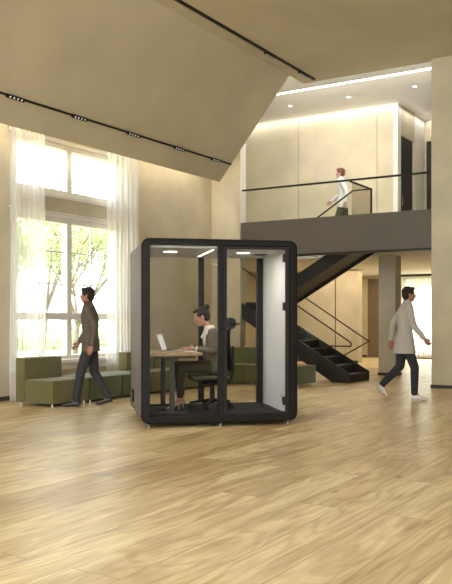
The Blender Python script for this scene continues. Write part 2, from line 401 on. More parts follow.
MB().box(-8.25, -8.15, 25.09, 25.19, .25, wz).build('mullion', FRAME_W, f, world=True)
MB().box(wx0+.03, wx1-.03, 25.13, 25.14, .26, wz-.03).build('pane', GLASS, f, world=True)
struct('baseboard_back', MB().box(-12.2, -10.1, 24.985, 25, 0, .07).box(-9.3, 9, 24.985, 25, 0, .07), BASEB)
struct('baseboard_stair', MB().box(-12.2, -9.0, 21.585, 21.6, 0, .07), BASEB)

# pillars
struct('wall_pillar_right', MB().box(-4.65, -3.75, 14.66, 15.4, 0, 6.12), PLASTER, 'full height square plaster pillar')
struct('baseboard_right', MB().box(-4.665, -3.735, 14.645, 15.415, 0, .06), BASEB)
struct('wall_pillar_middle', MB().box(-6.70, -6.30, 17.27, 17.63, 0, 2.7), PLASTER, 'plaster pillar under the mezzanine')
struct('baseboard_middle', MB().box(-6.715, -6.285, 17.255, 17.645, 0, .06), BASEB)

# ================================================================ STAIRCASE
ZF = 3.1; RISE = .172; RUN = .30
stair = thing('staircase', 'dark steel folded staircase with landing under the mezzanine', 'staircase', (-7.6, 15.9, 0))
def sb(mb, nm, mat=STEEL, label=None, par=None):
    o = mb.build(nm, mat, par or stair, world=True) if par is None else mb.build(nm, mat, par)
    if label: o['label'] = label
    return o
x_end = -6.35; sl = .574
def zt(x): return .167 + (x_end - x) * sl      # tread line of the lower flight
LX = -8.93; LZ = 1.65
for ya in (14.80, 15.80):
    L_ = LX if ya > 15 else -8.855
    m = MB().prism([(x_end, 0), (x_end, zt(x_end)+.02), (L_, zt(L_)+.02), (L_, zt(L_)-.31), (-6.72, 0)], 'y', ya, ya+.04)
    sb(m, 'stringer')
for i in range(9):
    xa = x_end - i * .2867; z = .167 + i * .1647
    sb(MB().box(max(xa-.30, -8.855), xa, 14.84, 15.80, z-.03, z).box(xa-.012, xa, 14.84, 15.80, z-.165, z-.03), 'step')
sb(MB().box(-9.9, LX, 14.995, 17.02, LZ-.30, LZ), 'landing')
# upper flight, rising to the right
def zu(x): return LZ + .12 + (x - LX) * .575
UX = -6.42
for ya in (15.95, 16.98):
    m = MB().prism([(LX, LZ-.3), (LX, zu(LX)+.03), (UX, zu(UX)+.03), (UX, zu(UX)-.30), (-8.75, zu(-8.75)-.30)], 'y', ya, ya+.04)
    sb(m, 'stringer')
for i in range(8):
    xa = LX + i * .2867; z = LZ + (i+1) * .1647
    sb(MB().box(xa, xa+.30, 15.99, 16.98, z-.03, z).box(xa, xa+.012, 15.99, 16.98, z-.165, z-.03), 'step')
sb(MB().prism([(LX, zu(LX)-.22), (UX, zu(UX)-.22), (UX, zu(UX)-.24), (LX, zu(LX)-.24)], 'y', 15.99, 16.98), 'soffit_plate')

# stair railings (glass with slim black rail)
def rail_thing(label, loc): return thing('stair_railing', label, 'railing', loc, 0, None)
R = .014
rl = rail_thing('near glass railing with black handrail on the lower stair flight', (-6.4, 14.82, .2))
P0 = (-6.33, 14.82, .81); P1 = (-8.84, 14.82, 2.375)
MB().path([(-6.80, 14.82, .735), (-6.33, 14.82, .735), P0, P1], R).build('handrail', BLACK, rl, world=True)
m = MB().prism([(-6.84, .47), (-6.84, 1.10), (-8.84, 2.35), (-8.84, 1.62)], 'y', 14.815, 14.825); m.build('glass_panel', GLASS, rl, world=True)
rl = rail_thing('far glass railing with black handrail on the lower stair flight', (-6.4, 15.82, .2))
MB().path([(-6.92, 15.82, .50), (-6.35, 15.82, .81), (-8.93, 15.82, 2.43)], R).build('handrail', BLACK, rl, world=True)
m = MB().prism([(-6.92, .52), (-6.60, .92), (-8.9, 2.38), (-8.9, 1.66)], 'y', 15.815, 15.825); m.build('glass_panel', GLASS, rl, world=True)

# balcony railing
br = thing('balcony_railing', 'glass balcony railing with black handrail along the mezzanine edge', 'railing', (-6.4, 14.87, 3.35))
MB().bar((-8.84, 14.82, 4.045), (-4.66, 14.82, 4.045), .04, .035).build('handrail', BLACK, br, world=True)
for a, b in ((-8.82, -7.6), (-7.59, -6.38), (-6.37, -5.5), (-5.49, -4.67)):
    MB().box(a, b, 14.812, 14.824, 3.352, 4.03).build('glass_panel', GLASS, br, world=True)
vr = thing('stair_opening_railing', 'black railing with tinted glass around the stair opening on the mezzanine', 'railing', (-6.37, 16.0, 3.1))
T = .02
m = MB().bar((-6.37, 14.86, 4.03), (-6.37, 16.02, 4.03), .03, .03).bar((-6.385, 16.0, 4.03), (-6.79, 16.0, 4.03), .03, .03)
m.cone((-6.79, 16.0, 4.03), .017, (-8.6, 16.0, 2.90), .017)
m.build('handrail', BLACK, vr, world=True)
MB().box(-6.387, -6.353, 15.985, 16.015, 3.1, 4.04).build('post', BLACK, vr, world=True)
MB().box(-6.374, -6.366, 14.97, 15.98, 3.10, 4.01).build('glass_panel', GLASS_T, vr, world=True)
MB().prism([(-6.40, 3.35), (-6.40, 4.0), (-6.79, 4.0), (-8.5, 2.95), (-8.5, 2.10)], 'y', 15.996, 16.004).build('glass_panel', GLASS, vr, world=True)

# ================================================================ CURTAINS
def curtain(label, p0, p1, zb, zt_, folds, amp, parent_group, seed):
    """wavy sheer cloth hanging between two points"""
    rnd = random.Random(seed)
    o = thing('sheer_curtain', label, 'curtain', (p0[0], p0[1], zb), 0, parent_group)
    a = Vector((*p0, 0)); b = Vector((*p1, 0)); d = b-a; n = Vector((-d.y, d.x, 0)).normalized()
    N = folds * 12; bm = bmesh.new(); ph = [rnd.uniform(-.6, .6) for _ in range(folds+2)]
    rows = 14; V = []
    for j in range(rows+1):
        t = j/rows; z = zb + (zt_-zb)*t; row = []
        for i in range(N+1):
            s = i/N; k = s*folds
            w = amp*(.75+.5*math.sin(1.7*int(k)+seed))*math.sin(2*PI*k + ph[int(k)]*.4) * (1 - .25*t) + .012*math.sin(5*k+3*t)
            sag = .012*math.sin(3*t*PI + k)
            row.append(bm.verts.new(a + d*s + n*(w+sag) + Vector((0, 0, z))))
        V.append(row)
    for j in range(rows):
        for i in range(N): bm.faces.new((V[j][i], V[j][i+1], V[j+1][i+1], V[j+1][i]))
    mb = MB(); mb.bm.free(); mb.bm = bm
    mb.build('cloth', VOILE, o, smooth=True, world=True)
    m = MB().bar((p0[0]+.0, p0[1], zt_+.03), (p1[0], p1[1], zt_+.03), .05, .04); m.build('heading_tape', PAPER, o, world=True)
    return o
curtain('long white sheer curtain at the left side of the tall window', (-9.36, 8.72), (-9.33, 9.42), .02, 4.5, 7, .045, 'sheer curtains at the tall window', 1)
curtain('long white sheer curtain at the right side of the tall window, beside the dark pod', (-9.36, 10.98), (-9.33, 11.86), .02, 4.5, 8, .045, 'sheer curtains at the tall window', 4)
rt = thing('curtain_track', 'slim white curtain track above the tall window', 'curtain track', (-9.34, 10.4, 4.56))
MB().box(-9.37, -9.31, 8.3, 12.3, 4.55, 4.59).build('rail', FRAME_W, rt, world=True)
for y in (8.5, 10.3, 12.1): MB().box(-9.6, -9.34, y-.02, y+.02, 4.59, 4.62).build('bracket', FRAME_W, rt, world=True)
curtain('white sheer curtain at the far ground floor window on the right', (-8.92, 24.9), (-6.86, 24.9), .03, 2.58, 14, .045, None, 9)
rt = thing('curtain_track', 'dark curtain track above the far ground floor window', 'curtain track', (-8, 24.9, 2.6))
MB().box(-9.0, -6.8, 24.86, 24.94, 2.63, 2.70).build('rail', BASEB, rt, world=True)

# ================================================================ TRACK LIGHTING AND DOWNLIGHTS
ax = Vector((-7.36+9.0, 0, 6.12-4.15)).normalized(); nrm = Vector((ax.z, 0, -ax.x))   # along slope, out of slope
tp = Vector((-9.0, 0, 4.15)) + ax*.45
tr = thing('light_track', 'long black light track running across the sloped ceiling', 'light track', (tp.x, 8, tp.z))
m = MB()
m.loft([[Vector((tp.x, y, tp.z)) + ax*u_ + nrm*v_ for u_, v_ in ((-.014, 0), (.014, 0), (.014, .025), (-.014, .025))] for y in (-4, 14.13)])
m.build('rail', BLACK, tr, world=True)
flat = thing('light_track', 'short black light track on the flat ceiling near the white cove', 'light track', (-7.03, 8, 6.12))
MB().box(-7.055, -7.005, 2.0, 14.6, 6.09, 6.12).build('rail', BLACK, flat, world=True)
def track_spot(c, nv, av, label, group):
    o = thing('track_spotlight', label, 'spotlight', c, 0, group)
    c = Vector(c); y = Vector((0, 1, 0))
    m = MB(); hw = .026
    m.loft([[c + y*yy + av*u_ + nv*v_ for u_, v_ in ((-hw, .001), (hw, .001), (hw, .03), (-hw, .03))] for yy in (-.17, .17)])
    m.build('housing', BLACK, o, world=True)
    for k in (-.11, -.037, .037, .11):
        m = MB(); m.cone(c + y*k + nv*.02, .013, c + y*k + nv*.034, .013, 12, False); m.build('lens', LENS, o, world=True)
    return o
names = ['at the left edge of the photo', 'above the left curtain', 'above the gap beside the right curtain', 'second from the far end', 'nearest the far end of the sloped ceiling']
for y, nm in zip((8.17, 9.52, 10.88, 12.25, 13.52), names):
    track_spot(tp + Vector((0, y, 0)) + nrm*.025, nrm, ax, 'black track spotlight on the sloped ceiling, ' + nm, 'spotlights on the sloped ceiling track')
for y, nm in ((14.1, 'nearest the white cove'), (12.75, 'second from the white cove')):
    track_spot((-7.03, y, 6.09), Vector((0, 0, -1)), Vector((1, 0, 0)), 'black track spotlight on the flat ceiling, ' + nm, 'spotlights on the flat ceiling track')
for x, nm in ((-8.92, 'leftmost, above the glass railing'), (-7.4, 'above the walking man in white'), (-5.83, 'rightmost, in front of the black doors')):
    o = thing('ceiling_downlight', 'small round downlight in the white mezzanine ceiling, ' + nm, 'downlight', (x, 17.2, 6.42), 0, 'downlights over the mezzanine')
    MB().cone((0, 0, -.008), .06, (0, 0, 0), .06, 20, False).build('ring', WHITE_P, o)
    MB().cone((0, 0, -.012), .045, (0, 0, -.006), .045, 20, False).build('lens', LEDC, o)

# ================================================================ SOFA MODULES
OLIVE2 = pmat('moss_green_wool', (.115, .125, .036), .9, noise=.22, nscale=150, bump=.4, bscale=500, sheen=.3)
def module(w, back, mat, label, loc, rz, group):
    """seat faces local +x; local origin at the rear corner, width along +y"""
    o = thing('sofa_module', label, 'sofa', loc, rz, group)
    d = .76
    xs_ = .20 if back else 0
    MB().box(xs_+.003 if back else .0, d, .004, w-.004, .045, .385, .018, 3).build('seat', mat, o, smooth=True)
    if back: MB().box(0, .20, .004, w-.004, .045, .705, .018, 3).build('backrest', mat, o, smooth=True)
    MB().box(xs_+.012 if back else .012, d-.004, .012, w-.012, .198, .202).build('seam', mat, o)
    for x in (.06, d-.06):
        for y in (.06, w-.06): MB().cone((x, y, 0), .018, (x, y, .05), .018, 10, False).build('foot', CHROME, o)
    return o
gA = 'green modular sofa along the window'
module(.79, True, OLIVE, 'olive sofa module with backrest, at the left end under the window', (-9.01, 8.47, 0), 0, gA)
module(.76, False, GREEN, 'backless green sofa module just behind the walking man in the brown jacket', (-9.01, 9.28, 0), 0, gA)
module(.79, False, GREEN, 'backless green sofa module between the walking man and the pod', (-9.01, 10.05, 0), 0, gA)
module(.78, True, OLIVE, 'olive sofa module with backrest, half hidden behind the left side of the pod', (-9.01, 10.85, 0), 0, gA)
module(.78, True, OLIVE, 'olive sofa module with backrest, seen under the desk through the pod glass', (-9.01, 11.64, 0), 0, gA)
module(.78, False, GREEN, 'green corner module seen behind the desk legs through the pod glass', (-9.01, 12.43, 0), 0, gA)
gB = 'green modular sofa along the short back wall'
def module_b(w, back, mat, label, x0):
    # facing -y: local +x -> world -y, local +y -> world +x
    return module(w, back, mat, label, (x0, 14.16, 0), -PI/2, gB)
module_b(.78, True, OLIVE2, 'green sofa module with backrest seen behind the desk chair through the pod door', -8.73)
module_b(.58, True, OLIVE2, 'olive sofa module with backrest seen through the pod door beside the chair', -7.94)
module_b(.58, False, OLIVE2, 'backless green sofa module right of the pod, beside the stair', -7.35)

# ================================================================ THE OFFICE POD
PW, PD, PH = 1.905, 1.66, 2.245
pod = thing('office_pod', 'dark rounded glass-fronted office pod standing on the oak floor', 'office pod', (-5.805, 7.422, 0), math.radians(43.35))
def rrect(x0, x1, z0, z1, r, n=8):
    pts = []
    for cx, cz, a0 in ((x1-r, z0+r, -90), (x1-r, z1-r, 0), (x0+r, z1-r, 90), (x0+r, z0+r, 180)):
        for i in range(n+1):
            a = math.radians(a0 + 90*i/n); pts.append((cx+r*math.cos(a), cz+r*math.sin(a)))
    return pts
def ring(x0, x1, z0, z1, ro, tl, tb, tt, ri, ya, yb, round_front=0, round_back=0, tr_=None):
    """rounded rectangular tube; optional rounded outer lips"""
    bm = bmesh.new()
    tr2 = tl if tr_ is None else tr_
    def outer(off): return rrect(x0+off, x1-off, z0+off, z1-off, max(ro-off, .02))
    inner = rrect(x0+tl, x1-tr2, z0+tb, z1-tt, ri)
    loops = []
    loops.append([(p[0], ya, p[1]) for p in inner])
    if round_front:
        for k in (0, 22, 45, 67, 90):
            a = math.radians(k); off = round_front*(1-math.sin(a)); y = ya + round_front*(1-math.cos(a))
            loops.append([(p[0], y, p[1]) for p in outer(off)])
    else: loops.append([(p[0], ya, p[1]) for p in outer(0)])
    if round_back:
        for k in (90, 67, 45, 22, 0):
            a = math.radians(k); off = round_back*(1-math.sin(a)); y = yb - round_back*(1-math.cos(a))
            loops.append([(p[0], y, p[1]) for p in outer(off)])
    else: loops.append([(p[0], yb, p[1]) for p in outer(0)])
    loops.append([(p[0], yb, p[1]) for p in inner])
    V = [[bm.verts.new(p) for p in l] for l in loops]; n = len(V[0])
    for a, b in zip(V, V[1:]+V[:1]):
        for i in range(n): bm.faces.new((a[i], a[(i+1) % n], b[(i+1) % n], b[i]))
    mb = MB(); mb.bm.free(); mb.bm = bm; return mb
Z0 = .045
smooth_angle(ring(0, PW, Z0, PH, .10, .10, .085, .075, .012, 0, .075, round_front=.035).build('front_frame', PODF, pod), 30)
smooth_angle(ring(0, PW, Z0, PH, .10, .10, .065, .075, .012, PD-.075, PD, round_back=.035).build('rear_frame', PODF, pod), 30)
smooth_angle(ring(.004, PW-.004, Z0+.004, PH-.004, .097, .035, .05, .05, .03, .076, PD-.076).build('shell', POD, pod), 30)
ix0, ix1 = .040, PW-.036
MB().box(ix0, ix0+.03, .08, PD-.08, .10, 2.17).build('inner_panel', PODIN, pod)
wp = MB().box(ix1-.02, ix1, .08, PD-.08, .10, 2.17, .004).build('inner_panel', PODWH, pod); wp['label'] = 'white felt panel on the right side'
m = MB()
for k in range(6): m.box(ix1-.026, ix1-.018, .36+.035*k, .378+.035*k, .22, .34)
m.build('vent', PODCEIL, wp)
MB().box(ix0+.03, ix1-.03, .08, PD-.08, .095, .112).build('carpet', CARPET, pod)
cl = MB().box(ix0+.03, ix1-.03, .08, PD-.08, 2.135, 2.165).build('ceiling_panel', PODCEIL, pod); cl['label'] = 'pale grey ceiling panel'
for u_ in (.42, 1.36):
    MB().cone((u_, .62, 2.128), .085, (u_, .62, 2.136), .085, 28, False).build('downlight', LEDM, cl)
MB().box(.885, .905, .22, 1.30, 2.127, 2.136).build('light_strip', LEDM, cl)
MB().box(1.55, 1.72, .75, .95, 2.128, 2.136).build('ceiling_vent', PODF, cl)
# front glazing: fixed pane, mullion, door
MUx = .965
MB().box(MUx-.050, MUx+.028, .012, .072, .13, 2.171, .006).build('mullion', PODF, pod)
MB().box(.095, MUx-.045, .036, .046, .125, 2.175).build('front_glass', GLASS_POD, pod)
dr = MB().box(MUx+.03, PW-.105, .030, .040, .135, 2.165).build('door', GLASS_POD, pod)
MB().box(MUx+.028, MUx+.062, .022, .052, .135, 2.165, .004).box(PW-.152, PW-.101, .022, .052, .135, 2.165, .004).box(MUx+.062, PW-.152, .022, .052, 2.130, 2.165, .004).box(MUx+.062, PW-.152, .022, .052, .135, .165, .004).build('door_frame', BLACK, dr)
for z in (2.03, 1.44, .29): MB().box(PW-.185, PW-.105, .004, .058, z-.05, z+.05, .008).build('hinge', BLACK, dr)
lk = MB().cone((MUx+.105, .012, 1.235), .07, (MUx+.105, .06, 1.235), .07, 24, False).build('handle', BLACK, dr)
MB().cone((MUx+.105, -.02, 1.235), .014, (MUx+.105, .012, 1.235), .014).cone((MUx+.105, -.02, 1.235), .012, (MUx+.20, -.02, 1.228), .011).build('lever', BLACK, lk)
# rear glazing
MB().box(.095, PW-.095, PD-.05, PD-.04, .125, 2.175).build('rear_glass', GLASS_POD, pod)
MB().box(.94, 1.02, PD-.07, PD-.01, .13, 2.171, .006).build('rear_mullion', BLACK, pod)
MB().box(PW-.145, PW-.045, PD-.12, PD-.055, .112, 2.14, .006).build('rear_post', BLACK, pod)
m = MB()
for k in range(5): m.box(-.006, .006, 1.08+.05*k, 1.10+.05*k, .20, .36)
m.build('side_vent', PODF, pod)
for u_ in (.10, MUx, PW-.10):
    for v_ in (.10, PD-.10):
        MB().cone((u_, v_, 0), .030, (u_, v_, .014), .030, 16, False).cone((u_, v_, .012), .012, (u_, v_, .06), .012, 12, False).build('levelling_foot', METAL_F, pod)
PM = Matrix.Translation(pod.location) @ Matrix.Rotation(math.radians(43.35), 4, 'Z')
FZ = .112      # pod floor height
def in_pod(u_, v_, z=FZ): return PM @ Vector((u_, v_, z))
RZP = math.radians(43.35)

# lamps inside the pod (its two ceiling downlights)
for u_ in (.42, 1.36):
    l = bpy.data.lights.new('pod_lamp', 'AREA'); l.energy = 5; l.size = .16; l.shape = 'DISK'; l.color = (1, .9, .78)
    o = bpy.data.objects.new('pod_lamp', l); COL.objects.link(o); o.location = in_pod(u_, .62, 2.12)

# ================================================================ DESK
TZ = .868
desk = thing('desk', 'sit-stand desk with pale wooden top inside the pod', 'desk', in_pod(0, 0), RZP)
def dz(z): return z - FZ
outline = [(.10, .26), (.64, .26)] + [(.64+.16*math.sin(math.radians(a)), .42-.16*math.cos(math.radians(a))) for a in (20, 45, 70, 90)] + \
          [(.80, 1.34)] + [(.64+.16*math.cos(math.radians(a)), 1.34+.16*math.sin(math.radians(a))) for a in (20, 45, 70, 90)] + [(.10, 1.50)]
MB().prism(outline, 'z', dz(TZ-.032), dz(TZ)).build('desk_top', DESK_T, desk, bev=.004)
MB().box(.20, .72, .46, .50, dz(.80), dz(.843)).box(.20, .72, 1.43, 1.47, dz(.80), dz(.843)).box(.36, .46, .48, 1.45, dz(.79), dz(.83)).build('under_frame', DESK_M, desk)
for v_ in (.50, 1.45):
    lg = MB().box(.395, .455, v_-.032, v_+.032, .02, dz(.80), .004).build('leg', DESK_M, desk)
    MB().box(.14, .62, v_-.035, v_+.035, 0, .022, .006).build('foot', DESK_M, lg)

# laptop
lp = thing('laptop', 'open silver laptop on the pod desk', 'laptop', in_pod(.50, .98, TZ), RZP + math.radians(-19))
bs = MB().box(-.11, .11, -.155, .155, 0, .016, .004).build('base', ALU, lp)
m = MB()
for i in range(5):
    for j in range(12): m.box(-.085+.022*i, -.067+.022*i, -.135+.0226*j, -.116+.0226*j, .016, .0185)
m.build('keyboard', KEYS, bs)
MB().box(.035, .095, -.05, .05, .016, .0172).build('trackpad', PODCEIL, bs)
rot = Matrix.Rotation(math.radians(-20), 3, 'Y')
pv = (-.11, 0, .014)
MB().box(-.116, -.108, -.155, .155, .014, .234, .003, rot=rot, piv=pv).build('screen_lid', ALU, lp)
SCRM = pmat('laptop_screen', (.85, .87, .9), .4, emit=(.85, .9, 1), estr=.12, col2=(.55, .57, .6), nscale=14)
MB().box(-.108, -.1065, -.145, .145, .024, .222, rot=rot, piv=pv).build('screen', SCRM, lp)
pa = MB().box(-.07, .07, -.10, .10, 0, .008, .001).build('notebook', PAPER); pa.location = in_pod(.70, .80, TZ); pa.rotation_euler = (0, 0, RZP + math.radians(-10))
tag(pa, 'white notebook under the seated woman\'s hands on the desk', 'notebook')

# ================================================================ OFFICE CHAIR
CU, CV = 1.03, 1.02
ch = thing('office_chair', 'black swivel office chair with green seat inside the pod', 'office chair', in_pod(CU, CV), RZP)
m = MB(); m.cone((0, 0, .07), .035, (0, 0, .12), .03, 14, False)
for k in range(5):
    a = 2*PI*k/5 + .5; e = Vector((.29*math.cos(a), .29*math.sin(a), .075))
    m.cone((.03*math.cos(a), .03*math.sin(a), .105), .024, e, .014)
m.build('base', PLASTIC, ch)
for k in range(5):
    a = 2*PI*k/5 + .5; e = Vector((.29*math.cos(a), .29*math.sin(a), 0)); t = Vector((-math.sin(a), math.cos(a), 0))
    m = MB()
    for s in (-1, 1): m.cone(e + t*(.012*s) + Vector((0, 0, .029)), .029, e + t*(.026*s) + Vector((0, 0, .029)), .029, 16, False)
    m.cone(e + Vector((0, 0, .04)), .01, e + Vector((0, 0, .075)), .01, 8, False)
    m.build('caster', PLASTIC, ch)
MB().rod((0, 0, .11), (0, 0, .36), .025, 14).rod((0, 0, .11), (0, 0, .24), .033, 14).build('gas_lift', PLASTIC, ch)
MB().box(-.15, .15, -.10, .10, .325, .385, .02).box(-.05, .24, -.03, .03, .33, .36, .01).build('mechanism', PLASTIC, ch)
MB().box(-.31, .20, -.235, .235, .385, .44, .026, 3).build('seat', SEATG, ch, smooth=True)
MB().box(-.28, .18, -.22, .22, .368, .395, .01).build('seat_shell', PLASTIC, ch)
def backc(z):   # backrest profile, depth as a function of height
    t = (z-.48)/.56; return .225 + .03*t + .03*math.cos(t*PI*1.2)
m = MB(); rings = []
for i in range(13):
    t = i/12; z = .48 + .56*t; w = .225 - .05*t*t; c = backc(z); th = .018; rows_ = []
    for s in (-1, -.6, -.2, .2, .6, 1): rows_.append(Vector((c - .045*(s*s) + .045, w*s, z)))
    rings.append([p + Vector((-th/2 - .04, 0, 0)) for p in rows_] + [p + Vector((th/2 - .04, 0, 0)) for p in rows_[::-1]])
m.loft(rings); m.build('backrest', MESHB, ch, smooth=False)
MB().path([(.18, 0, .345), (.26, 0, .37), (.285, 0, .50), (.275, 0, .80)], .018).build('back_support', PLASTIC, ch)

# ================================================================ PEOPLE
def remesh(mb, name, mat, parent, voxel, sm=2):
    bmesh.ops.recalc_face_normals(mb.bm, faces=mb.bm.faces)
    me = bpy.data.meshes.new(name); mb.bm.to_mesh(me); mb.bm.free()
    tmp = bpy.data.objects.new(name, me); COL.objects.link(tmp)
    r = tmp.modifiers.new('r', 'REMESH'); r.mode = 'VOXEL'; r.voxel_size = voxel; r.adaptivity = 0
    if sm: s = tmp.modifiers.new('s', 'SMOOTH'); s.factor = .5; s.iterations = sm
    dg = bpy.context.evaluated_depsgraph_get(); dg.update()
    me2 = bpy.data.meshes.new_from_object(tmp.evaluated_get(dg))
    bpy.data.objects.remove(tmp); bpy.data.meshes.remove(me)
    me2.name = name; me2.materials.clear(); me2.materials.append(mat)
    for p in me2.polygons: p.use_smooth = True
    o = bpy.data.objects.new(name, me2); COL.objects.link(o); o.parent = parent
    return o
V = Vector
def sections(mb, secs, n=20, power=2.4):
    """secs: (centre, forward, lateral, half-depth, half-width)"""
    rings = []
    for c, f, l, a, b in secs:
        r = []
        for i in range(n):
            t = 2*PI*i/n; ct, st = math.cos(t), math.sin(t)
            q = (abs(ct)**power + abs(st)**power)**(-1/power)
            r.append(V(c) + V(f)*(a*ct*q) + V(l)*(b*st*q))
        rings.append(r)
    mb.loft(rings)
def hand(mb, w, f, up, side, k=1.0, curl=18):
    """w wrist, f along the hand, up back of the hand, side towards the thumb"""
    w = V(w); f = V(f).normalized(); up = V(up); up = (up - f*up.dot(f)).normalized(); s = f.cross(up)
    if s.dot(V(side)) < 0: s = -s
    for i, (o, L, rad) in enumerate(((.030, .073, .0095), (.010, .080, .0098), (-.011, .074, .0095), (-.031, .058, .0082))):
        k0 = w + s*(o*.45*k) + f*(.012*k); k1 = w + s*(o*k) + f*(.085*k - abs(o)*.25*k)
        mb.cone(k0, .013*k, k1, .0125*k, 10)
        p = k1; a = math.radians(curl*.6)
        for seg, fr in enumerate((.44, .31, .25)):
            dd = f*math.cos(a) - up*math.sin(a) + s*(o*1.2)
            q = p + dd.normalized()*(L*fr*k); mb.cone(p, rad*k*(1-.08*seg), q, rad*k*(.92-.08*seg), 8); p = q; a += math.radians(curl)
    # thumb leaves the side of the palm near its base
    p = w + s*(.016*k) + f*(.022*k) - up*.004
    for L, dd, r0, r1 in ((.042, f*.72 + s*.62 - up*.22, .0135, .0115), (.030, f*.88 + s*.34 - up*.25, .0115, .0105), (.024, f*.96 + s*.1 - up*.2, .0105, .009)):
        q = p + dd.normalized()*(L*k); mb.cone(p, r0*k, q, r1*k, 8); p = q
def head_prims(mb, c, f, l, u, k=1.0, woman=False):
    """c = centre of the skull, f face direction, u up"""
    R3 = Matrix((f, l, u)).transposed()
    P = lambda x, y, z: c + f*(x*k) + l*(y*k) + u*(z*k)
    mb.ell(P(-.012, 0, .022), .095*k, .074*k, .090*k, R3)
    mb.ell(P(.022, 0, -.035), .066*k, (.054 if woman else .059)*k, .078*k, R3)
    mb.ell(P(.052, 0, -.092), .026*k, .028*k, .020*k, R3)          # chin
    mb.cone(P(.080, 0, .010), .007*k, P(.103, 0, -.026), .0105*k, 8) # nose
    for s in (-1, 1):
        mb.ell(P(.098, .009*s, -.030), .008*k, .007*k, .006*k, R3)
        mb.cone(P(.074, .012*s, .022), .008*k, P(.064, .044*s, .020), .007*k, 8)  # brow
        mb.ell(P(.060, .040*s, -.022), .020*k, .018*k, .018*k, R3)              # cheek
        mb.ell(P(-.004, .076*s, -.012), .018*k, .008*k, .030*k, R3, 12, 8)       # ear
    mb.ell(P(.082, 0, -.060), .010*k, .021*k, .009*k, R3, 12, 8)               # mouth
    return P, R3
def eyes(P, R3, body, k=1.0):
    for s in (-1, 1):
        m = MB(); m.ell(P(.071, .030*s, .001), .0105*k, .0115*k, .0065*k, R3, 12, 8)
        e = m.build('eye', EYEW, body, smooth=True)
        m = MB(); m.ell(P(.0785, .0305*s, .001), .0045*k, .0060*k, .0055*k, R3, 10, 6); m.build('iris', EYEM, e, smooth=True)
    m = MB(); m.ell(P(.0895, 0, -.0575), .005*k, .019*k, .0035*k, R3, 12, 6); m.ell(P(.0895, 0, -.064), .0055*k, .016*k, .004*k, R3, 12, 6)
    m.build('lips', LIPM, body, smooth=True)
def hair_short(P, R3, mat, root, k=1.0, long=False):
    m = MB()
    m.ell(P(-.024, 0, .038), .098*k, .083*k, .088*k, R3)
    m.ell(P(-.052, 0, -.010), .062*k, .076*k, .085*k, R3)
    m.ell(P(.040, 0, .092), .046*k, .058*k, .026*k, R3)
    for s in (-1, 1): m.ell(P(.012, .070*s, .030), .036*k, .012*k, .040*k, R3)
    o = remesh(m, 'hair', mat, root, .007, 1); return o
def shoe(root, heel, toe, mat, woman=False, ank=None):
    heel = V(heel); toe = V(toe); f = (toe-heel); L = f.length; f.normalize()
    l = V((0, 0, 1)).cross(f).normalized(); u = f.cross(l)
    m = MB()
    if not woman:
        sections(m, [(heel + f*(L*t) + u*(h/2), u, l, h/2, w) for t, h, w in ((0, .05, .020), (.03, .085, .034), (.25, .095, .038), (.42, .085, .040), (.6, .06, .046), (.8, .05, .047), (.94, .04, .036), (1, .025, .018))], 16, 2.6)
        return remesh(m, 'shoe', mat, root, .008, 1)
    sections(m, [(heel + f*(L*t) + u*(zz), u, l, h/2, w) for t, zz, h, w in ((0, .022, .05, .018), (.08, .022, .06, .026), (.3, .012, .04, .027), (.5, .010, .03, .032), (.72, .010, .028, .036), (.9, .008, .022, .024), (1, .006, .012, .008))], 14, 2.2)
    m.cone(heel + f*.018 + u*.0, .012, V((heel.x + f.x*.022, heel.y + f.y*.022, .0065)), .006, 8)
    return remesh(m, 'high_heel_shoe', mat, root, .005, 1)

def frame_of(f, up):
    f = V(f).normalized(); l = V(up).cross(f).normalized(); return f, l, f.cross(l)

